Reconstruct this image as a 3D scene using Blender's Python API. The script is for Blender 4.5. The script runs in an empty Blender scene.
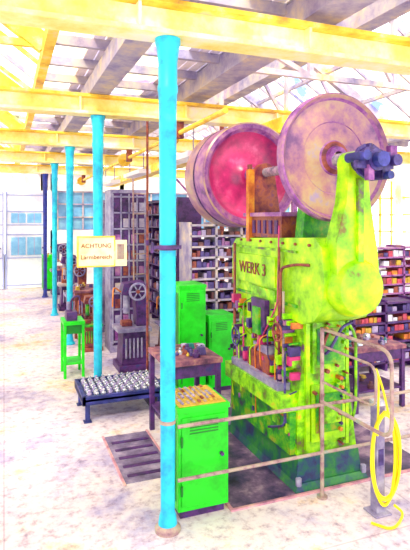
import bpy, bmesh, math, random
from mathutils import Vector, Matrix
random.seed(4)
scene = bpy.context.scene
scene.view_settings.view_transform = 'Standard'
scene.view_settings.look = 'None'
scene.view_settings.exposure = 0.42

def lin(h):
    h = h.lstrip('#')
    out = []
    for i in (0, 2, 4):
        c = int(h[i:i+2], 16)/255
        out.append(c/12.92 if c <= .04045 else ((c+.055)/1.055)**2.4)
    return (*out, 1)

MATS = {}
def mottled(name, cols, scale=6, rough=.5, metal=0, detail=6, bump=0.0, stretch=(1,1,1), lo=.32, hi=.68):
    m = bpy.data.materials.new(name); m.use_nodes = True
    nt = m.node_tree; N = nt.nodes; L = nt.links
    p = N['Principled BSDF']; p.inputs['Roughness'].default_value = rough
    p.inputs['Metallic'].default_value = metal
    tc = N.new('ShaderNodeTexCoord'); mp = N.new('ShaderNodeMapping')
    mp.inputs['Scale'].default_value = stretch
    L.new(tc.outputs['Object'], mp.inputs[0])
    nz = N.new('ShaderNodeTexNoise'); nz.inputs['Scale'].default_value = scale
    nz.inputs['Detail'].default_value = detail; nz.inputs['Roughness'].default_value = .65
    L.new(mp.outputs[0], nz.inputs['Vector'])
    r = N.new('ShaderNodeValToRGB'); L.new(nz.outputs['Fac'], r.inputs[0])
    els = r.color_ramp.elements
    n = len(cols)
    while len(els) < n: els.new(.5)
    for i, c in enumerate(cols):
        els[i].position = lo+(hi-lo)*i/(max(1, n-1)); els[i].color = lin(c)
    L.new(r.outputs[0], p.inputs['Base Color'])
    if bump:
        b = N.new('ShaderNodeBump'); b.inputs['Strength'].default_value = bump
        b.inputs['Distance'].default_value = .01
        L.new(nz.outputs['Fac'], b.inputs['Height']); L.new(b.outputs[0], p.inputs['Normal'])
    MATS[name] = m
    return m

cyan   = mottled('cyan_paint', ['#0898d0', '#08b4dc', '#08c8e4', '#30dcf4'], 9, .4, detail=9)
navy   = mottled('navy_paint', ['#10105a', '#1a2a90', '#203aa8'], 9, .4)
press  = mottled('press_paint', ['#583068', '#607010', '#60a800', '#80cc00', '#a0e000', '#d0b828'], 9, .35, bump=.25, lo=.32, hi=.68, detail=12)
pressy = mottled('press_paint_yellow', ['#706020', '#68ac00', '#88cc00', '#a0dc00', '#c0e810', '#e0d828'], 6, .35, bump=.15, lo=.30, hi=.7, detail=12)
presg  = mottled('press_paint_green', ['#401058', '#206038', '#188820', '#48a808', '#90a010', '#784058'], 10, .4, bump=.2, lo=.30, hi=.7, detail=12)
presb  = mottled('press_base_paint', ['#281048', '#203868', '#106048', '#288028', '#585868'], 7, .4, bump=.2, lo=.30, hi=.7, detail=12)
magenta= mottled('wheel_magenta', ['#782060', '#a82868', '#c83078', '#e06098'], 5, .3, detail=9)
purple = mottled('wheel_purple', ['#502060', '#804090', '#a068a0', '#b08880'], 10, .4, detail=9)
tan    = mottled('wheel_tan', ['#684078', '#906088', '#a87c80', '#b09878', '#9888b0'], 4, .3, detail=12, lo=.34, hi=.66)
indigo = mottled('hub_indigo', ['#1a1440', '#3a2a70', '#5a5098'], 14, .4)
green  = mottled('cabinet_green', ['#08b008', '#10d010', '#18e820'], 6, .4, detail=9)
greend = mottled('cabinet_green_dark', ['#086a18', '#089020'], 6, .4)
railm  = mottled('rail_paint', ['#705058', '#987880', '#a89888', '#889890'], 14, .4)
grey   = mottled('steel_grey', ['#605890', '#8880a8', '#a8a8c0'], 10, .4)
dark   = mottled('dark_steel', ['#200838', '#381858', '#542470', '#283070'], 12, .45)  # violet cast of the shadows is mixed into this dark colour
darkb  = mottled('dark_blue_steel', ['#141450', '#202a70', '#4040a0'], 9, .45)
brown  = mottled('rust_brown', ['#401028', '#702838', '#985030', '#683060'], 10, .5)
orange = mottled('orange_paint', ['#a04818', '#c87028', '#e0a828'], 10, .4)
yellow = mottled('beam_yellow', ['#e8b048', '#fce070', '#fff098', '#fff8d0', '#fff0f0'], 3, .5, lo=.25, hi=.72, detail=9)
yellow2= mottled('rafter_yellow', ['#c09040', '#f0c030', '#f8dc50', '#e8d8b8'], 4, .5)
lilacb = mottled('rafter_lilac', ['#8078a8', '#a8a0c0', '#d0c0c8', '#f0e080'], 3, .5)
roofg  = mottled('roof_board', ['#b0a8d0', '#d0c8e0', '#f0e8f8', '#fff4a8'], 4, .7, stretch=(1,.3,1), lo=.3, hi=.7)
roofd  = mottled('roof_timber', ['#8078a8', '#a8a0b8', '#d0c0a8'], 5, .7)
hosem  = mottled('hose_yellow', ['#e8d000', '#f8e810'], 10, .35)
wallm  = mottled('wall_plaster', ['#e8d8f0', '#fbfaff', '#ffffff', '#fff8b0'], 1.5, .8)
doorm  = mottled('door_paint', ['#d0d8f8', '#e8f0ff', '#ffffff'], 3, .6)
doorl  = mottled('door_edge', ['#90a0d8', '#b0b8e8'], 3, .6)
pane   = mottled('pane_blue', ['#60a8e0', '#80c0f0', '#a0e0ff'], 3, .2)
signm  = mottled('sign_face', ['#f0e0a0', '#f8f0c8', '#fff4d8'], 6, .5)
signr  = mottled('sign_letters', ['#803810', '#a05020'], 10, .5)
woodm  = mottled('bench_wood', ['#402040', '#683858', '#905868', '#b08878'], 10, .6)
steelb = mottled('bright_steel', ['#8088a0', '#c0c8d8', '#f0f0f8'], 20, .25, .6)
item_mats = [mottled('item_'+n, c, 20, .5) for n, c in (
  ('red', ['#a03058', '#d05060']), ('white', ['#b0b0d0', '#f0f0f8']), ('teal', ['#106068', '#309090']),
  ('gold', ['#a08028', '#d8b840']), ('violet', ['#302060', '#584890']), ('brown', ['#482038', '#704848']),
  ('lilac', ['#8078a8', '#b8a8d0']))]

# ---- floor material
def floor_mat():
    m = bpy.data.materials.new('concrete_floor'); m.use_nodes = True
    nt = m.node_tree; N = nt.nodes; L = nt.links; p = N['Principled BSDF']
    p.inputs['Roughness'].default_value = .6
    tc = N.new('ShaderNodeTexCoord')
    def noise(s, d, cols, lo, hi):
        nz = N.new('ShaderNodeTexNoise'); nz.inputs['Scale'].default_value = s; nz.inputs['Detail'].default_value = d
        nz.inputs['Roughness'].default_value = .72
        L.new(tc.outputs['Object'], nz.inputs['Vector'])
        r = N.new('ShaderNodeValToRGB'); L.new(nz.outputs['Fac'], r.inputs[0])
        e = r.color_ramp.elements
        while len(e) < len(cols): e.new(.5)
        for i, c in enumerate(cols):
            e[i].position = lo+(hi-lo)*i/(len(cols)-1); e[i].color = lin(c)
        return r
    a = noise(1.0, 10, ['#8888bc', '#b0a8cc', '#d4ccd8', '#e0d8dc', '#e4c8a0', '#cca8a0'], .33, .70)
    b = noise(14, 12, ['#887498', '#c8b8c8', '#f4ecf0', '#ffffff'], .32, .55)
    mx = N.new('ShaderNodeMix'); mx.data_type = 'RGBA'; mx.blend_type = 'MULTIPLY'; mx.inputs[0].default_value = .75
    L.new(a.outputs[0], mx.inputs[6]); L.new(b.outputs[0], mx.inputs[7])
    br = N.new('ShaderNodeTexBrick'); br.inputs['Scale'].default_value = 1.0; br.offset = 0
    br.inputs['Brick Width'].default_value = 2.4; br.inputs['Row Height'].default_value = 2.38
    br.inputs['Color1'].default_value = (1, 1, 1, 1); br.inputs['Color2'].default_value = (.93, .92, .97, 1)
    br.inputs['Mortar'].default_value = (.6, .5, .62, 1); br.inputs['Mortar Size'].default_value = .006
    L.new(tc.outputs['Object'], br.inputs['Vector'])
    m2 = N.new('ShaderNodeMix'); m2.data_type = 'RGBA'; m2.blend_type = 'MULTIPLY'; m2.inputs[0].default_value = .6
    L.new(mx.outputs[2], m2.inputs[6]); L.new(br.outputs[0], m2.inputs[7])
    L.new(m2.outputs[2], p.inputs['Base Color'])
    return m
floorm = floor_mat()
platem = mottled('oily_recess_shade', ['#180830', '#383058', '#685078', '#a088a0', '#405048'], 3.5, .5, detail=12, lo=.35, hi=.72)  # oily mottling, with the dark of the recess put into the colour
pitm   = mottled('pit_plate', ['#483c60', '#786c90', '#a89cb8'], 6, .5)
kerbm  = mottled('kerb_steel', ['#906080', '#c890a0', '#e0b8b0'], 8, .5)

def glass_mat():
    m = bpy.data.materials.new('sky_tinted_roof_glass'); m.use_nodes = True
    nt = m.node_tree; N = nt.nodes; L = nt.links
    N.remove(N['Principled BSDF'])
    out = N['Material Output']
    tr = N.new('ShaderNodeBsdfTransparent'); tl = N.new('ShaderNodeBsdfTranslucent'); mx = N.new('ShaderNodeMixShader')
    tc = N.new('ShaderNodeTexCoord'); nz = N.new('ShaderNodeTexNoise'); nz.inputs['Scale'].default_value = 1.5
    nz.inputs['Detail'].default_value = 8
    L.new(tc.outputs['Object'], nz.inputs['Vector'])
    r = N.new('ShaderNodeValToRGB'); L.new(nz.outputs['Fac'], r.inputs[0])
    e = r.color_ramp.elements
    cs = ['#8098e0', '#ffffff', '#ffffff', '#fff8b0', '#ffe058', '#ffffff', '#c888e8']  # colour blotches of the overexposed sky, painted into the glass as tints
    for i, c in enumerate(cs):
        if i >= len(e): e.new(.5)
        e[i].position = .32+.38*i/(len(cs)-1); e[i].color = lin(c)
    L.new(r.outputs[0], tr.inputs[0]); L.new(r.outputs[0], tl.inputs[0])
    mx.inputs[0].default_value = .2
    L.new(tr.outputs[0], mx.inputs[1]); L.new(tl.outputs[0], mx.inputs[2]); L.new(mx.outputs[0], out.inputs[0])
    return m
glass = glass_mat()

# ---- mesh builder
class B:
    def __init__(s, name, bevel=0.0):
        s.name = name; s.bm = bmesh.new(); s.mats = []; s.bevel = bevel
    def mi(s, m):
        if m not in s.mats: s.mats.append(m)
        return s.mats.index(m)
    def faces(s, pts, fs, m):
        v = [s.bm.verts.new(p) for p in pts]; i = s.mi(m)
        for f in fs:
            try:
                fc = s.bm.faces.new([v[k] for k in f]); fc.material_index = i
            except ValueError: pass
        return s
    def box(s, x0, x1, y0, y1, z0, z1, m, tx=0, ty=0):
        p = [(x0,y0,z0),(x1,y0,z0),(x1,y1,z0),(x0,y1,z0),(x0+tx,y0+ty,z1),(x1-tx,y0+ty,z1),(x1-tx,y1-ty,z1),(x0+tx,y1-ty,z1)]
        return s.faces(p, [(3,2,1,0),(4,5,6,7),(0,1,5,4),(1,2,6,5),(2,3,7,6),(3,0,4,7)], m)
    def beam(s, a, b, w, h, m):
        a = Vector(a); b = Vector(b); d = (b-a).normalized()
        up = Vector((0,0,1)) if abs(d.z) < .9 else Vector((0,1,0))
        r = d.cross(up).normalized()*w/2; u = r.cross(d).normalized()*h/2
        p = [a-r-u,a+r-u,a+r+u,a-r+u,b-r-u,b+r-u,b+r+u,b-r+u]
        return s.faces(p, [(3,2,1,0),(4,5,6,7),(0,1,5,4),(1,2,6,5),(2,3,7,6),(3,0,4,7)], m)
    def prism(s, poly, axis, a0, a1, m):
        def mk(p, a):
            if axis == 'x': return (a, p[0], p[1])
            if axis == 'y': return (p[0], a, p[1])
            return (p[0], p[1], a)
        n = len(poly)
        pts = [mk(p, a0) for p in poly]+[mk(p, a1) for p in poly]
        fs = [tuple(range(n))[::-1], tuple(range(n, 2*n))]+[(i,(i+1)%n,n+(i+1)%n,n+i) for i in range(n)]
        return s.faces(pts, fs, m)
    def lathe(s, prof, o, axis, m, seg=48, mm=None):
        o = Vector(o); d = Vector(axis).normalized()
        up = Vector((0,0,1)) if abs(d.z) < .9 else Vector((1,0,0))
        a = d.cross(up).normalized(); b = d.cross(a)
        rings = []
        for r, h in prof:
            if r < 1e-6: rings.append([s.bm.verts.new(o+d*h)])
            else: rings.append([s.bm.verts.new(o+d*h+(a*math.cos(2*math.pi*k/seg)+b*math.sin(2*math.pi*k/seg))*r) for k in range(seg)])
        for j in range(len(rings)-1):
            A, C = rings[j], rings[j+1]; i = s.mi(mm[j] if mm else m)
            for k in range(seg):
                k2 = (k+1) % seg
                if len(A) == 1 and len(C) == 1: break
                if len(A) == 1: f = (A[0], C[k], C[k2])
                elif len(C) == 1: f = (A[k], C[0], A[k2])
                else: f = (A[k], C[k], C[k2], A[k2])
                fc = s.bm.faces.new(f); fc.material_index = i
        return s
    def cyl(s, a, b, r, m, seg=16, r2=None):
        a = Vector(a); b = Vector(b); h = (b-a).length; r2 = r if r2 is None else r2
        return s.lathe([(0,0),(r,0),(r2,h),(0,h)], a, b-a, m, seg)
    def tube(s, pts, r, m, seg=10):
        pts = [Vector(p) for p in pts]; n = len(pts); i = s.mi(m); rings = []
        prev = None
        for k in range(n):
            d = (pts[min(n-1,k+1)]-pts[max(0,k-1)])
            d = d.normalized() if d.length > 1e-7 else Vector((0,0,1))
            if prev is None:
                up = Vector((0,0,1)) if abs(d.z) < .9 else Vector((1,0,0))
                a = d.cross(up).normalized()
            else:
                a = (prev-d*prev.dot(d)); a = a.normalized() if a.length > 1e-6 else d.orthogonal().normalized()
            prev = a; b = d.cross(a)
            rings.append([s.bm.verts.new(pts[k]+(a*math.cos(2*math.pi*q/seg)+b*math.sin(2*math.pi*q/seg))*r) for q in range(seg)])
        for k in range(n-1):
            for q in range(seg):
                f = s.bm.faces.new((rings[k][q],rings[k][(q+1)%seg],rings[k+1][(q+1)%seg],rings[k+1][q])); f.material_index = i
        for rg in (rings[0], rings[-1]):
            f = s.bm.faces.new(rg); f.material_index = i
        return s
    def done(s):
        bmesh.ops.recalc_face_normals(s.bm, faces=s.bm.faces)
        me = bpy.data.meshes.new(s.name); s.bm.to_mesh(me); s.bm.free()
        for m in s.mats: me.materials.append(m)
        me.polygons.foreach_set('use_smooth', [True]*len(me.polygons))
        me.set_sharp_from_angle(angle=math.radians(35))
        o = bpy.data.objects.new(s.name, me); scene.collection.objects.link(o)
        if s.bevel:
            b = o.modifiers.new('bevel', 'BEVEL'); b.width = s.bevel; b.segments = 2; b.limit_method = 'ANGLE'
            b.angle_limit = math.radians(40)
        return o

def arc(c, r, a0, a1, n):
    return [(c[0]+r*math.cos(math.radians(a0+(a1-a0)*i/n)), c[1]+r*math.sin(math.radians(a0+(a1-a0)*i/n))) for i in range(n+1)]
def rnd_path(pts, r=.06, n=5):
    pts = [Vector(p) for p in pts]; out = [pts[0]]
    for i in range(1, len(pts)-1):
        a = (pts[i-1]-pts[i]); b = (pts[i+1]-pts[i])
        ra = min(r, a.length*.45); rb = min(r, b.length*.45)
        p0 = pts[i]+a.normalized()*ra; p2 = pts[i]+b.normalized()*rb
        for k in range(n+1):
            t = k/n; out.append(p0*(1-t)**2+pts[i]*2*t*(1-t)+p2*t*t)
    out.append(pts[-1]); return out
def text(body, loc, rot, size, m, parent, name='lettering', ext=.002):
    c = bpy.data.curves.new(name, 'FONT'); c.body = body; c.size = size; c.extrude = ext
    c.align_x = 'CENTER'; c.align_y = 'CENTER'; c.materials.append(m)
    o = bpy.data.objects.new(name, c); scene.collection.objects.link(o)
    o.location = loc; o.rotation_euler = rot; o.parent = parent
    return o

# ======================= ROOM
YF = 14.2; XL = -4.2; XR = 8.6; YB = -2.5
B('floor').box(XL, XR, YB, YF, -.2, 0, floorm).done()

w = B('wall_far')
w.box(XL, XR, YF, YF+.15, 0, .9, wallm)
w.box(1.15, XR, YF, YF+.15, .9, 1.5, wallm)
w.box(XL, -1.4, YF, YF+.15, .9, 2.55, wallm)
w.box(XL, XR, YF, YF+.15, 2.55, 3.0, wallm)
for x in [XL+.1, -2, -.6, .25, .9, 1.15, 3, 5, 7, XR-.15]:
    w.box(x, x+.12, YF, YF+.15, 3.0 if x in (-2,-.6,.25) else .9, 5.0, wallm)
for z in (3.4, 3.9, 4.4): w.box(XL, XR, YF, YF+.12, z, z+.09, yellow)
w.done()
for i, (a, b) in enumerate([(1.33, 3), (3.18, 5), (5.18, 7), (7.18, 8.5)]):
    g = B('window_%d' % (i+1))
    n = 5
    for k in range(n+1):
        x = a+(b-a)*k/n; g.box(x-.02, x+.02, YF+.02, YF+.08, 1.5, 2.55, lilacb)
    for z in (1.5, 1.85, 2.2, 2.53): g.box(a, b, YF+.02, YF+.08, z-.015, z+.015, lilacb)
    g.box(a, b, YF+.09, YF+.1, 1.5, 2.55, pane)
    g.done()
for di, (x0, x1) in enumerate([(-1.35, -.0), (.03, 1.05)]):
    d = B('door_%d' % (di+1), .004)
    d.box(x0, x1, YF-.08, YF-.02, 0.01, 2.5, doorm)
    for z0, z1 in ((.87, 1.33), (1.70, 1.95)):
        n = 2
        for k in range(n):
            a = x0+.12+(x1-x0-.24)*k/n; b = x0+.12+(x1-x0-.24)*(k+1)/n
            d.box(a+.02, b-.02, YF-.1, YF-.085, z0, z1, pane)
            d.box((a+b)/2-.012, (a+b)/2+.012, YF-.105, YF-.1, z0, z1, doorl)
    for z in (.1, .8, 1.4, 1.65, 2.0, 2.42): d.box(x0, x1, YF-.1, YF-.08, z-.012, z+.012, doorl)
    d.box(x0, x0+.04, YF-.11, YF-.08, 0.01, 2.5, doorl); d.box(x1-.04, x1, YF-.11, YF-.08, 0.01, 2.5, doorl)
    d.cyl((x1-.1, YF-.15, 1.05), (x1-.1, YF-.08, 1.05), .02, dark)
    d.done()

for nm, X, sgn in (('wall_right', XR, 1), ('wall_left', XL, -1)):
    w = B(nm)
    x0, x1 = (X, X+.15) if sgn > 0 else (X-.15, X)
    w.box(x0, x1, YB, YF, 0, 1.1, wallm); w.box(x0, x1, YB, YF, 2.7, 3.4, wallm)
    y = YB
    while y < YF:
        w.box(x0, x1, y, y+.2, 1.1, 2.7, wallm); y += 2.0
    y = YB
    while y < YF:
        for q in range(1, 5): w.box(x0+.05, x0+.1, y+q*.4-.015, y+q*.4+.015, 1.1, 2.7, yellow2)
        y += 2.0
    for z in (1.5, 1.9, 2.3): w.box(x0+.05, x0+.1, YB, YF, z-.015, z+.015, yellow2)
    w.done()

# ======================= ROOF
CX = .883; ROWY = [2.855+2.38*k for k in range(5)]
BZ = 2.84
for k, y in enumerate(ROWY+[2.855-2.38]):
    g = B('roof_girder', .004)
    h = .20
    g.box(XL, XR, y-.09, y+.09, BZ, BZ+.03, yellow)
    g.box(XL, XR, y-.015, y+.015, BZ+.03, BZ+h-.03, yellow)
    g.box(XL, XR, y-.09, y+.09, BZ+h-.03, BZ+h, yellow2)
    x = XL+.5
    while x < XR:
        g.box(x-.01, x+.01, y-.08, y+.08, BZ+.03, BZ+h-.03, yellow); x += 1.1
    g.done()
c = B('ceiling')
YE = YF-.02
def deck(x0, x1, z0, z1, n=9):
    for k in range(n):
        a = x0+(x1-x0)*k/n; b = x0+(x1-x0)*(k+1)/n-.012
        za = z0+(z1-z0)*k/n; zb = z0+(z1-z0)*(k+1)/n
        c.faces([(a,YB,za),(b,YB,zb),(b,YE,zb),(a,YE,za),(a,YB,za+.03),(b,YB,zb+.03),(b,YE,zb+.03),(a,YE,za+.03)],
                [(3,2,1,0),(4,5,6,7),(0,1,5,4),(1,2,6,5),(2,3,7,6),(3,0,4,7)], roofg)
deck(.70, 1.02, 3.32, 3.32, 3)
deck(1.55, 1.95, 3.32, 3.32, 4)
deck(6.2, 7.4, 3.32, 3.32, 8)
deck(-4.15, -3.2, 3.32, 3.32, 6)
y = YB+.3
while y < YF-.1:
    c.box(.35, 1.95, y-.025, y+.025, 3.24, 3.32, roofd)
    c.box(6.2, 7.4, y-.04, y+.04, 3.22, 3.32, roofd); y += .6
c.done()
t = B('roof_purlin')
t.box(CX-.10, CX+.10, YB, YE, BZ+.202, BZ+.36, roofd)
t.box(1.85, 2.10, YB, YE, 3.12, 3.30, roofd)
t.box(.30, .38, YB, YE, 3.18, 3.30, yellow2)
t.box(3.3, 3.5, YB, YE, 3.72, 3.95, roofd)
t.box(6.1, 6.25, YB, YE, 3.12, 3.3, roofd)
for x, z in ((4.1, 4.55), (-1.5, 4.55)): t.box(x-.07, x+.07, YB, YE, z-.06, z+.1, roofd)
t.done()
r = B('roof_rafter')
slopes = [((2.0, 3.3), (4.1, 4.6)), ((6.2, 3.3), (4.1, 4.6)), ((.33, 3.3), (-1.5, 4.6)), ((-3.3, 3.3), (-1.5, 4.6)), ((7.4, 3.3), (8.5, 4.0))]
y = YB
i = 0
while y < YF:
    for si, (a, b) in enumerate(slopes):
        big = i % 4 == 0
        r.beam((a[0], y, a[1]), (b[0], y, b[1]), .09 if big else .03, .16 if big else .04, (yellow2 if si in (2, 3) else lilacb) if (big or i % 2) else lilacb)
    if i % 4 == 0:
        r.beam((.33, y, 3.3), (-3.3, y, 3.3), .05, .06, yellow2)
        r.beam((2.0, y, 3.3), (6.2, y, 3.3), .05, .06, lilacb)
        for q in (-2.4, -1.5, -.6): r.beam((q, y, 3.3), (q+.45, y, 3.3+1.3*(1-abs(q+.45+1.5)/1.82)), .04, .05, lilacb)
        for q in (3.0, 4.1, 5.2):
            r.beam((q, y, 3.3), (q, y, 3.3+1.28*(1-abs(q-4.1)/2.1)), .05, .06, lilacb)
            r.beam((q, y, 3.3), (q-.6, y, 3.3+1.28*(1-abs(q-.6-4.1)/2.1)), .04, .05, lilacb)
    y += .595; i += 1
for a, b in slopes:
    for f in (.33, .66):
        x = a[0]+(b[0]-a[0])*f; z = a[1]+(b[1]-a[1])*f
        r.box(x-.03, x+.03, YB, YE, z-.04, z+.02, lilacb)
r.done()
g = B('skylight_glass')
YG = YF-.03
for a, b in slopes:
    g.faces([(a[0],YB,a[1]+.1),(b[0],YB,b[1]+.1),(b[0],YG,b[1]+.1),(a[0],YG,a[1]+.1)], [(0,1,2,3)], glass)
for a, b in ((.33, .70), (1.02, 1.55)):
    g.faces([(a,YB,3.36),(b,YB,3.36),(b,YG,3.36),(a,YG,3.36)], [(0,1,2,3)], glass)
g.done()

# ======================= COLUMNS
for k, y in enumerate(ROWY):
    m = navy if k == 4 else cyan
    o = B('cast_iron_column')
    s = [(0,0),(.075,0),(.075,.02),(.055,.04),(.048,.09),(.041,.11),(.045,1.2),(.052,2.45),(.055,2.52),(.060,2.54),(.060,2.56),(.055,2.58),
         (.056,2.7),(.066,2.79),(.074,2.81),(.074,BZ-.001),(0,BZ-.001)]
    o.lathe(s, (CX, y, 0), (0,0,1), m, 32, [railm if (i < 3 and k == 0) else m for i in range(len(s)-1)])
    if k == 0:
        o.lathe([(.048,1.62),(.054,1.62),(.054,1.65),(.048,1.65)], (CX,y,0), (0,0,1), dark, 24)
        o.box(CX-.11, CX+.06, y-.070, y-.055, 1.63, 1.65, dark)
        o.cyl((CX-.11, y-.065, 1.61), (CX-.11, y-.065, 1.67), .010, dark)
        o.lathe([(.042,.62),(.047,.62),(.047,.64),(.042,.64)], (CX,y,0), (0,0,1), railm, 24)
    o.done()

# ======================= PRESS
P = B('power_press', .008)
P.box(1.78, 2.36, 2.92, 4.06, 0.001, .05, presb, .02, .02)
P.box(1.80, 2.32, 2.95, 4.02, .05, .22, presb, .02, .01)
for x, y in ((1.81,2.94),(2.33,2.94),(1.81,4.03)): P.cyl((x,y,.04),(x,y,.09), .02, grey, 6)
def upright(y0, y1, m):
    P.prism([(1.82,.22),(2.30,.22),(2.26,.5),(2.23,.8),(2.23,1.18),(1.88,1.18),(1.86,.8),(1.83,.55)], 'y', y0, y1, m)
upright(2.98, 3.26, press); upright(3.68, 3.98, press)
P.box(1.92, 2.19, 2.955, 2.985, .30, .68, pressy); P.box(1.93, 2.19, 2.955, 2.985, .76, 1.12, press)
P.box(1.95, 2.16, 2.945, 2.97, .36, .62, presg); P.box(1.97, 2.14, 2.935, 2.96, .42, .56, press)
P.box(1.96, 2.15, 2.945, 2.97, .82, 1.06, presg)
P.box(1.88, 1.91, 2.96, 3.0, .25, 1.15, pressy); P.box(2.20, 2.225, 2.96, 3.0, .25, 1.15, pressy)
P.box(2.0, 2.26, 3.26, 3.68, .22, 1.2, dark)
P.box(1.72, 2.2, 3.02, 3.94, .50, .62, press)
P.box(1.74, 2.2, 3.10, 3.86, .62, .67, grey)
P.box(1.78, 2.0, 3.0, 3.96, .22, .50, presg)
P.box(1.78, 2.1, 3.30, 3.64, .67, .80, brown); P.box(1.80, 2.06, 3.36, 3.58, .80, .86, grey)
P.box(1.82, 2.1, 3.28, 3.66, .95, 1.28, press)
P.box(1.78, 1.83, 3.36, 3.58, 1.0, 1.2, dark); P.box(1.76, 1.80, 3.42, 3.52, .94, 1.14, presg)
P.cyl((1.90,3.47,.86),(1.90,3.47,.96), .05, steelb)
P.box(1.82, 1.88, 3.20, 3.28, .70, 1.2, pressy); P.box(1.82, 1.88, 3.66, 3.74, .70, 1.2, pressy)
# crown
P.prism([(3.2,1.12),(3.75,1.12),(3.98,1.16),(4.06,1.26),(4.06,1.58),(3.98,1.64),(2.80,1.68),(2.72,1.62),(2.69,1.4),(2.72,1.24),(2.80,1.15),(2.95,1.10)], 'x', 1.84, 2.24, pressy)
P.box(1.825, 1.845, 3.0, 3.95, 1.20, 1.22, presg); P.box(1.825, 1.845, 3.0, 3.95, 1.57, 1.585, press)
P.box(1.82, 1.845, 3.28, 3.92, 1.30, 1.52, pressy)
P.lathe([(0,0),(.12,0),(.16,.015),(.18,.05),(.19,.12),(.17,.14),(0,.14)], (2.05,2.58,1.37), (0,1,0), pressy, 36)
AZ = 2.15
P.prism([(1.89,1.36),(2.22,1.36),(2.19,1.62),(2.14,1.9),(2.12,2.10)]+arc((2.05,AZ),.075,0,180,8)+[(1.98,2.10),(1.96,1.9),(1.89,1.66)], 'y', 2.63, 2.75, pressy)
P.prism([(2.03,1.5),(2.07,1.5),(2.07,2.05),(2.03,2.05)], 'y', 2.605, 2.63, press)
SZ = 2.19
for yy in (3.05, 3.84):
    P.prism([(1.9,1.6),(2.22,1.6),(2.13,SZ)]+arc((2.05,SZ),.08,10,170,8)+[(1.97,SZ)], 'y', yy, yy+.10, brown if yy > 3.5 else presg)
P.box(1.86, 2.22, 3.25, 3.82, 1.66, 1.82, brown); P.box(1.84, 2.24, 3.22, 3.85, 1.82, 1.85, purple)
for q in range(6): P.box(1.85, 1.86, 3.3+q*.09, 3.34+q*.09, 1.69, 1.79, dark)
# shaft & end gear
P.cyl((2.05,2.60,SZ),(2.05,4.85,SZ), .04, steelb, 20)
P.cyl((2.05,2.42,AZ),(2.05,2.8,AZ), .04, steelb, 20)
P.lathe([(.04,0),(.065,0),(.065,.05),(.085,.06),(.085,.12),(.06,.13),(.06,.2)], (2.05,2.45,AZ), (0,1,0), indigo, 24)
for q in range(12):
    a = q*2*math.pi/12
    P.beam((2.05+.075*math.cos(a),2.54,AZ+.075*math.sin(a)), (2.05+.105*math.cos(a),2.54,AZ+.105*math.sin(a)), .022, .05, indigo)
P.box(1.93, 2.19, 2.48, 2.52, AZ-.05, AZ+.0, indigo); P.box(2.09, 2.15, 2.46, 2.54, AZ-.11, AZ+.05, indigo)
P.cyl((2.17,2.42,AZ),(2.17,2.62,AZ), .034, indigo); P.cyl((1.95,2.42,AZ+.02),(1.95,2.6,AZ+.02), .03, darkb)
P.cyl((2.05,2.40,AZ),(2.05,2.46,AZ), .045, darkb); P.cyl((2.12,2.42,AZ-.09),(2.12,2.6,AZ-.09), .024, darkb)
P.box(2.15, 2.2, 2.46, 2.5, AZ-.02, AZ+.09, purple); P.box(1.99, 2.03, 2.46, 2.5, AZ-.12, AZ-.03, purple)
# near flywheel
R = .43
P.lathe([(.04,.0),(.07,.0),(.08,.03),(.11,.04),(.12,.05),(.24,.055),(.245,.05),(.34,.052),(.385,.042),(.40,.02),(R-.012,.0),(R,.012),(R,.07),(R-.012,.08),(.38,.07),(.12,.06),(.04,.07)],
        (2.07,2.86,SZ+.02), (0,1,0), tan, 80,
        [purple,purple,brown,purple,tan,purple,tan,tan,purple,tan,purple,purple,purple,tan,tan,tan])
# far drum flywheel
R = .47
P.lathe([(.04,0),(.07,0),(.08,.05),(.13,.09),(.22,.11),(.33,.09),(.39,.04),(.42,.0),(R-.015,-.01),(R,.0),(R,.2),(R-.012,.21),(R-.012,.23),(R,.24),(R,.46),(R-.04,.48),(.1,.46),(.04,.46)],
        (2.05,4.11,SZ), (0,1,0), magenta, 80,
        [purple]+[magenta]*5+[purple]*2+[tan,purple,dark,purple,dark,tan,purple,purple,purple])
# details on working side
P.cyl((1.80,3.12,.3),(1.80,3.12,1.3), .010, railm); P.cyl((1.81,3.2,.5),(1.81,3.2,1.6), .010, brown)
P.cyl((1.81,3.95,.3),(1.81,3.95,1.6), .012, brown); P.cyl((1.81,3.78,.2),(1.81,3.78,1.1), .008, magenta)
P.tube(rnd_path([(1.84,3.25,1.75),(1.82,3.22,1.7),(1.81,3.22,1.2),(1.79,3.35,1.0),(1.8,3.72,.6)]), .006, magenta)
P.tube(rnd_path([(1.84,2.85,1.5),(1.80,2.95,1.5),(1.80,3.16,1.46),(1.80,3.16,1.0)]), .010, brown)
P.tube(rnd_path([(1.80,3.05,.9),(1.77,3.05,.9),(1.77,3.05,.4),(1.78,3.3,.3)]), .008, indigo)
P.box(1.83, 1.88, 3.72, 3.77, 1.62, 2.2, orange); P.cyl((1.85, 3.745, 2.2), (1.85, 3.745, 2.24), .02, brown)
def handwheel(cx, cy, cz, R, m):
    pts = [(cx, cy+R*math.cos(a*math.pi/12), cz+R*math.sin(a*math.pi/12)) for a in range(25)]
    P.tube(pts, .008, m, 8)
    for k in range(4):
        a = k*math.pi/2
        P.cyl((cx,cy,cz),(cx,cy+R*math.cos(a),cz+R*math.sin(a)), .006, m, 8)
    P.cyl((cx-.02,cy,cz),(cx+.12,cy,cz), .016, m)
handwheel(1.75, 3.80, .85, .07, indigo); handwheel(1.75, 3.12, 1.02, .06, brown)
cm = [brown, indigo, presg, presg, pressy, purple, pressy, press, press, dark, orange, magenta]
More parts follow.
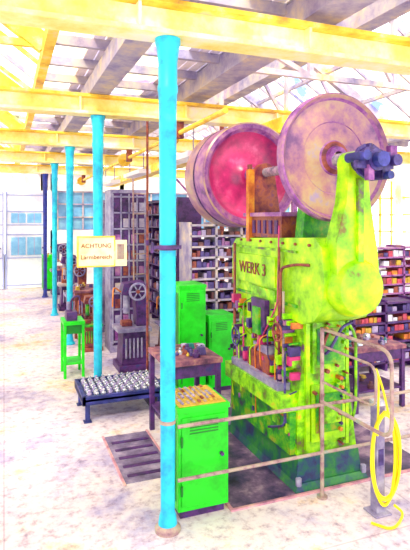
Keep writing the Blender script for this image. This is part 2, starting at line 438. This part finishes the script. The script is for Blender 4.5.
for q in range(160):
    y = random.choice([random.uniform(3.0,3.26), random.uniform(3.68,3.96), random.uniform(3.26,3.68)]); z = random.uniform(.24, 1.15)
    s = random.uniform(.006, .024); m = random.choice(cm)
    if random.random() < .7: P.box(1.80-random.random()*.03, 1.9, y-s, y+s, z-s, z+s*2.2, m)
    else: P.cyl((1.785, y, z), (1.9, y, z), s*.7, m, 12)
for q in range(16):
    y = random.uniform(3.0, 3.9); z = random.uniform(.25, .9)
    P.tube(rnd_path([(1.82,y,z),(1.775,y+.02,z+.05),(1.775,y+.03,z+.25),(1.82,y-.04,z+.3)], .03), .005, random.choice([brown, indigo, presg, pressy, orange]), 6)
for q in range(40):
    x = random.uniform(1.92, 2.2); z = random.uniform(.26, 1.12); s = random.uniform(.006, .016)
    P.cyl((x, 2.925, z), (x, 3.0, z), s, random.choice([brown, indigo, press, presg, orange]), 12)
for q in range(7): P.cyl((1.825, 2.85+q*.17, 1.63),(1.85,2.85+q*.17,1.63), .010, brown, 8)
P.tube(rnd_path([(2.0,2.96,.9),(2.0,2.89,.9),(2.12,2.89,1.08),(2.2,2.89,1.1)]), .010, indigo)
P.tube(rnd_path([(2.22,2.98,.3),(2.26,2.93,.5),(2.26,2.93,1.0),(2.2,2.95,1.1)]), .010, press)
P.tube(rnd_path([(2.0,2.96,.3),(1.95,2.9,.5),(1.97,2.9,.95),(2.06,2.95,1.05)]), .010, brown)
Po = P.done()
text('WERK 3', (1.816, 3.64, 1.41), (math.pi/2, 0, -math.pi/2), .13, brown, Po, 'cast_lettering', .003)

mp = B('flat_recess_plate')
mp.box(1.30, 2.9, 2.9, 5.6, -.02, .0006, platem)  # flat dark plate in place of the recessed floor round the press
mp.box(1.30, 2.9, 2.885, 2.905, -.02, .012, kerbm); mp.box(1.30, 1.32, 2.905, 3.70, -.02, .012, kerbm)
mp.done()
pp = B('pit_cover', .003)
pp.box(.77, 1.13, 3.45, 4.25, -.01, .006, pitm)
for q in range(5): pp.box(.80, 1.10, 3.52+q*.14, 3.56+q*.14, .006, .012, dark)
for a in (.75, 1.12): pp.box(a, a+.02, 3.43, 4.27, -.005, .008, kerbm)
pp.done()

# ======================= GREEN CABINETS
def cabinet(x0, x1, y0, y1, h, name='green_tool_cabinet', parts=True):
    c = B(name, .004)
    c.box(x0+.02, x1-.02, y0+.02, y1-.02, 0.001, .05, dark)
    c.box(x0, x1, y0, y1, .05, h-.03, green)
    c.box(x0-.008, x1+.008, y0-.008, y1+.008, h-.03, h, green)
    c.box(x0+.02, x1-.02, y0-.008, y0, .08, h-.06, green)
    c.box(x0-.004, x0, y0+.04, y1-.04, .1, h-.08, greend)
    for q in range(5): c.box(x0+.07, x1-.07, y0-.011, y0-.008, h-.16+q*.018, h-.152+q*.018, greend)
    c.cyl((x1-.05, y0-.03, h*.55), (x1-.05, y0, h*.55), .012, dark)
    for z in (.18, h-.2): c.cyl((x0+.02, y0-.012, z-.03), (x0+.02, y0-.012, z+.03), .007, greend)
    if parts:
        c.box(x0+.01, x1-.01, y0+.01, y1-.01, h, h+.006, item_mats[3])
        for i in range(7):
            for j in range(6):
                x = x0+.035+i*.037; y = y0+.04+j*.052
                a = random.choice([brown, railm, item_mats[3], item_mats[6], grey, railm])
                c.box(x, x+.016, y, y+.036, h+.006, h+.012+random.random()*.006, a)
    return c.done()
cabinet(.965, 1.29, 2.91, 3.26, .67)
cabinet(1.64, 1.92, 4.9, 5.25, 1.13, parts=False)
cabinet(1.98, 2.25, 4.95, 5.25, .80, parts=False)

# ======================= RAILING
r = B('guard_railing')
Y = 2.825
r.tube([(CX+.05, Y, .60), (3.4, Y, .60)], .011, railm); r.tube([(CX+.05, Y, .29), (3.4, Y, .29)], .011, railm)
for x in (1.915, 2.75, 3.4):
    r.cyl((x, Y, 0.001), (x, Y, 1.1 if x < 2 else .62), .013, railm); r.cyl((x, Y, 0.001), (x, Y, .012), .035, railm)
r.tube(rnd_path([(1.915, Y, 1.09), (1.93, 2.2, 1.09), (1.93, 2.2, .62), (1.915, Y, .62)], .09), .011, railm)
r.tube(rnd_path([(1.915, Y, .98), (1.925, 2.32, .98), (1.925, 2.32, .75), (1.915, Y, .75)], .07), .008, railm)
r.done()

# ======================= HOSE POST
hp = B('hose_post', .003)
px, py = 2.136, 2.56
hp.box(px-.06, px+.06, py-.06, py+.06, 0.001, .012, grey)
hp.box(px-.03, px+.03, py-.03, py+.03, .012, .66, grey); hp.box(px-.035, px+.035, py-.035, py+.035, .66, .69, steelb)
hp.box(px-.02, px+.02, py-.034, py-.03, .3, .4, indigo)
hp.done()
h = B('yellow_hose')
pts = []
turns = 4; n = 40
for i in range(turns*n):
    a = 2*math.pi*i/n; k = i/n
    w = .085+.014*math.sin(k*2.1)+.012*(k % 2); hh = .26+.02*math.sin(k*3.3)
    pts.append((px+w*math.sin(a)+.012*math.sin(k*1.7), py-.055-.009*k, .375+hh*math.cos(a)*(1 if math.cos(a) > 0 else 1.05)))
h.tube(pts, .008, hosem, 8)
h.tube(rnd_path([(px+.03,py-.07,.60),(px-.03,py-.08,.80),(px-.07,py-.06,.92),(px-.03,py-.05,.85),(px-.05,py-.06,.5)], .1), .007, hosem, 8)
h.tube(rnd_path([(px+.05,py-.09,.08),(px+.12,py-.1,.02),(px-.05,py-.2,.010),(px-.12,py-.09,.010)], .1), .008, hosem, 8)
h.done()

# ======================= TABLES
def bench(name, x0, x1, y0, y1, h, top, legm, nitems=14, lv=True):
    b = B(name, .003)
    b.box(x0, x1, y0, y1, h-.04, h, top)
    for x in (x0+.03, x1-.03):
        for y in (y0+.03, y1-.03): b.box(x-.02, x+.02, y-.02, y+.02, 0.001, h-.04, legm)
    if lv: b.box(x0+.02, x1-.02, y0+.02, y1-.02, h*.3, h*.3+.02, legm)
    b.box(x0+.03, x1-.03, y0+.02, y0+.04, h-.14, h-.04, legm)
    for k in range(nitems):
        x = random.uniform(x0+.06, x1-.1); y = random.uniform(y0+.06, y1-.1); s = random.uniform(.012, .035); m = random.choice(item_mats[2:]+[brown, steelb, dark])
        z = h if (k % 3 or not lv) else h*.3+.02
        if k % 2: b.box(x-s, x+s, y-s, y+s, z, z+s*random.uniform(.6, 2), m, s*.2, s*.2)
        else: b.lathe([(0,0),(s,0),(s,s),(s*.5,s*1.2),(s*.5,s*2),(0,s*2)], (x,y,z), (0,0,1), m, 14)
    return b.done()
bench('work_table', 1.15, 1.62, 3.76, 4.3, .70, woodm, dark, 44)

q = B('parts_rack', .003)
x0, x1, y0, y1 = .64, 1.40, 4.58, 5.14
q.box(x0, x1, y0, y1, .19, .215, darkb)
for (a, b_, c_, d_) in ((x0,x1,y0,y0+.03),(x0,x1,y1-.03,y1),(x0,x0+.03,y0,y1),(x1-.03,x1,y0,y1)): q.box(a, b_, c_, d_, .16, .24, darkb)
for x in (x0+.05, x1-.05):
    for y in (y0+.05, y1-.05):
        q.box(x-.02, x+.02, y-.02, y+.02, 0.001, .19, darkb); q.box(x-.035, x+.035, y-.035, y+.035, 0.001, .012, darkb)
for i in range(11):
    for j in range(8):
        x = x0+.07+i*.063; y = y0+.07+j*.059
        q.lathe([(0,0),(.022,0),(.022,.03),(.013,.035),(.013,.06),(0,.062)], (x,y,.215), (0,0,1), steelb if (i+j) % 3 else item_mats[6], 10)
q.done()

g = B('green_stand', .003)
g.box(.62, .86, 5.95, 6.3, .60, .64, green); g.box(.64, .84, 5.97, 6.28, .50, .60, greend)
for x in (.64, .84):
    for y in (5.97, 6.28): g.box(x-.015, x+.015, y-.015, y+.015, 0.001, .60, green)
g.box(.64, .84, 5.97, 6.28, .15, .17, green)
g.box(.66, .78, 6.0, 6.2, .64, .74, dark); g.cyl((.7,6.2,.64),(.7,6.2,.83), .02, grey)
g.tube(rnd_path([(.72,6.1,.72),(.72,6.1,.88),(.82,6.1,.92),(.82,6.1,.8)]), .012, dark)
g.done()

# sign
s = B('noise_warning_sign', .003)
s.box(.67, 1.02, 5.10, 5.13, 1.34, 1.62, signm); s.box(1.03, 1.15, 5.10, 5.13, 1.33, 1.59, signm)
for (a, b_, c_, d_) in ((.66,1.03,1.62,1.632),(.66,1.03,1.328,1.34),(.66,.672,1.33,1.63),(1.018,1.03,1.33,1.63)): s.box(a, b_, 5.09, 5.135, c_, d_, yellow2)
s.box(.86, .90, 5.13, 5.19, 1.4, 1.44, dark); s.box(1.05, 1.12, 5.095, 5.10, 1.4, 1.55, railm)
so = s.done()
text('ACHTUNG', (.845, 5.097, 1.535), (math.pi/2, 0, 0), .060, signr, so)
text('Lärmbereich', (.845, 5.097, 1.425), (math.pi/2, 0, 0), .060, signr, so)

# ======================= SHELVING
def shelving(name, x0, x1, y0, y1, z1, lev, bays, fm, dens=.8, axis='x', z0=.1, im=None, w0=.03, w1=.09):
    s = B(name)
    im = im or item_mats
    for k in range(lev+1):
        z = z0+(z1-z0)*k/lev; s.box(x0, x1, y0, y1, z-.012, z+.012, fm)
    for k in range(bays+1):
        if axis == 'x':
            x = x0+(x1-x0)*k/bays; s.box(x-.015, x+.015, y0, y1, 0.001, z1+.04, fm)
        else:
            y = y0+(y1-y0)*k/bays; s.box(x0, x1, y-.015, y+.015, 0.001, z1+.04, fm)
    dz = (z1-z0)/lev
    for k in range(lev):
        z = z0+dz*k+.012; c_ = (x0 if axis == 'x' else y0)+.03; e = (x1 if axis == 'x' else y1)-.1
        while c_ < e:
            wd = random.uniform(w0, w1)
            if random.random() < dens:
                hh = random.uniform(.3, .7)*dz; m = random.choice(im)
                if axis == 'x': s.box(c_, c_+wd*.85, y0+.02, y0+.02+(y1-y0)*.6, z, z+hh, m)
                else: s.box(x0+.02, x0+.02+(x1-x0)*.6, c_, c_+wd*.85, z, z+hh, m)
            c_ += wd
    return s.done()
vi = [item_mats[4], item_mats[5], dark, brown, purple, item_mats[6], item_mats[4]]
ci = [item_mats[0], item_mats[0], item_mats[1], item_mats[3], item_mats[4], item_mats[6], orange, brown]
shelving('tool_shelving', 2.15, 3.9, 6.0, 6.4, 1.72, 12, 5, roofd, .9, im=vi)
shelving('bin_shelving', 3.95, 8.2, 6.3, 6.7, 1.35, 9, 7, purple, .9, im=ci, w0=.08, w1=.13)
shelving('bin_shelving', 3.3, 5.6, 4.9, 5.2, .80, 6, 5, dark, .9, im=ci, w0=.05, w1=.10)
shelving('tool_shelving', 2.5, 2.9, 7.6, 10.5, 2.1, 9, 6, dark, .8, axis='y', im=vi)
bench('work_table', 3.0, 3.6, 3.9, 4.4, .60, woodm, dark, 30)

def control_cabinet(x0, x1, y0, y1, h):
    c = B('switch_cabinet', .004)
    c.box(x0, x1, y0, y1, 0.001, h, grey); c.box(x0+.03, x1-.03, y0-.01, y0, .1, h-.05, dark)
    n = 9
    for k in range(n+1):
        z = .15+(h-.25)*k/n; c.box(x0+.03, x1-.03, y0-.03, y0-.01, z-.012, z+.012, grey)
    for k in range(5):
        x = x0+.03+(x1-x0-.06)*k/4; c.box(x-.01, x+.01, y0-.03, y0-.01, .12, h-.06, grey)
    for k in range(n):
        for j in range(4):
            z = .17+(h-.25)*k/n; x = x0+.06+(x1-x0-.06)*j/4
            c.box(x, x+(x1-x0)*.15, y0-.025, y0-.01, z, z+.12, random.choice([purple, brown, grey, roofd, dark, railm]))
    c.done()
control_cabinet(1.33, 1.83, 6.9, 7.3, 2.2)
control_cabinet(1.45, 1.9, 8.2, 8.6, 2.1)
l = B('steel_ladder')
for x in (1.62, 1.82): l.tube([(x, 6.74, 0.001), (x, 6.82, 2.35)], .012, railm)
for k in range(8): l.tube([(1.62, 6.75+k*.0095, .25+k*.27), (1.82, 6.75+k*.0095, .25+k*.27)], .009, railm)
l.done()
def lathe_machine(x0, y0, sc=1.0, m=dark, m2=grey):
    l = B('toggle_press', .006)
    X = lambda a: x0+a*sc
    Yy = lambda a: y0+a*sc
    l.box(X(0),X(.5),Yy(0),Yy(.5),0.001,.1*sc,m); l.box(X(.05),X(.45),Yy(.05),Yy(.45),.1*sc,.6*sc,m,.03*sc,.03*sc)
    l.box(X(-.02),X(.5),Yy(-.02),Yy(.48),.6*sc,.66*sc,m2)
    l.prism([(X(.3),.66*sc),(X(.46),.66*sc),(X(.48),1.25*sc),(X(.4),1.35*sc),(X(.1),1.32*sc),(X(.06),1.15*sc),(X(.28),1.12*sc)], 'y', Yy(.12), Yy(.36), m)
    l.cyl((X(.16),Yy(.24),.85*sc),(X(.16),Yy(.24),1.15*sc), .05*sc, m2); l.box(X(.08),X(.24),Yy(.16),Yy(.32),.66*sc,.74*sc,brown)
    l.lathe([(.11*sc,0),(.14*sc,0),(.14*sc,.04*sc),(.11*sc,.04*sc),(.11*sc,0)], (X(.3),Yy(.04),1.2*sc), (0,1,0), grey, 28)
    for a in range(3):
        t = a*math.pi/3; l.beam((X(.3)-.12*sc*math.cos(t),Yy(.06),1.2*sc-.12*sc*math.sin(t)),(X(.3)+.12*sc*math.cos(t),Yy(.06),1.2*sc+.12*sc*math.sin(t)), .02*sc, .02*sc, grey)
    l.cyl((X(.3),Yy(.03),1.2*sc),(X(.3),Yy(.13),1.2*sc), .03*sc, brown)
    for k in range(5): l.box(X(.1+.06*k), X(.13+.06*k), Yy(.03), Yy(.05), .2*sc, .5*sc, m2)
    l.tube(rnd_path([(X(.05),Yy(.1),1.2*sc),(X(-.08),Yy(.05),1.3*sc),(X(-.1),Yy(.0),1.0*sc)]), .012*sc, orange)
    return l.done()
lathe_machine(1.25, 5.95, .78, dark, grey)
lathe_machine(1.95, 6.6, .6, brown, grey)
bench('work_table', .98, 1.38, 7.9, 8.7, .72, woodm, brown, 24)
lathe_machine(1.0, 9.1, .75, brown, grey)
lathe_machine(1.0, 10.4, .8, dark, roofd)
bench('work_table', 1.0, 1.6, 11.2, 12.0, .75, woodm, dark, 20)
lathe_machine(1.05, 12.6, .9, dark, grey)
lathe_machine(.98, 7.05, .56, brown, presg)
cabinet(.9, 1.15, 13.4, 13.8, .9, parts=False)

for x, y, z, m, rr in ((1.52, 5.7, BZ+.2, brown, .014), (2.3, 7.3, 3.2, brown, .02), (3.0, 7.0, 3.2, brown, .035), (3.4, 7.25, 3.2, brown, .035)):
    d = B('conduit_pipe'); d.cyl((x, y, 0.001), (x, y, z), rr, m); d.cyl((x, y, 0.001), (x, y, .02), rr*2.2, m)
    d.lathe([(rr,1.5),(rr*1.6,1.5),(rr*1.6,1.56),(rr,1.56)], (x,y,0), (0,0,1), dark, 16); d.done()
for k in (2, 3, 4):
    y = ROWY[k]
    for x in (4.6,):
        o = B('roof_post', .003)
        o.box(x-.04, x+.04, y-.04, y+.04, 0.001, BZ-.001, purple); o.box(x-.1, x+.1, y-.08, y+.08, BZ-.06, BZ-.001, orange)
        o.beam((x, y, BZ-.6), (x+.55, y, BZ-.03), .04, .05, purple); o.beam((x, y, BZ-.6), (x-.55, y, BZ-.03), .04, .05, purple)
        o.done()
o = B('overhead_line_shaft')
o.cyl((1.75, 4.0, 2.72), (1.75, 13.5, 2.72), .025, yellow2)
for y in ROWY[1:]:
    o.box(1.71, 1.79, y-.03, y+.03, 2.66, BZ-.001, brown)
    o.lathe([(.02,0),(.1,0),(.1,.06),(.02,.06)], (1.75, y+.3, 2.72), (0,1,0), yellow2, 24)
o.done()
o = B('crane_rail')
o.box(2.6, 2.72, 4.5, 13.8, 2.68, 2.83, yellow2); o.box(2.54, 2.78, 4.5, 13.8, 2.66, 2.69, yellow2)
o.done()
o = B('tube_lamp')
for y in (6.4, 8.8, 11.2):
    o.box(2.05, 2.25, y-.6, y+.6, 2.55, 2.62, wallm)
    for yy in (y-.5, y+.5): o.cyl((2.15, yy, 2.62), (2.15, yy, 3.32), .008, grey)
o.done()

# ======================= LIGHT
wd = bpy.data.worlds.new('World'); scene.world = wd; wd.use_nodes = True
bg = wd.node_tree.nodes['Background']; bg.inputs[0].default_value = (1, .98, .98, 1); bg.inputs[1].default_value = 2.2
sd = bpy.data.lights.new('sun', 'SUN'); sd.energy = 4.0; sd.angle = .15; sd.color = (1, .96, .85)
so = bpy.data.objects.new('sun', sd); scene.collection.objects.link(so)
so.rotation_euler = (math.radians(38), math.radians(-28), 0)

# ======================= CAMERA
cd = bpy.data.cameras.new('camera'); co = bpy.data.objects.new('camera', cd); scene.collection.objects.link(co)
cd.sensor_fit = 'VERTICAL'; cd.sensor_height = 36; cd.lens = 36*515/550; cd.shift_y = -56/550
cd.clip_start = .05
co.location = (0, 0, 1.8); co.rotation_euler = (math.pi/2, 0, -math.atan(201/515))
scene.camera = co
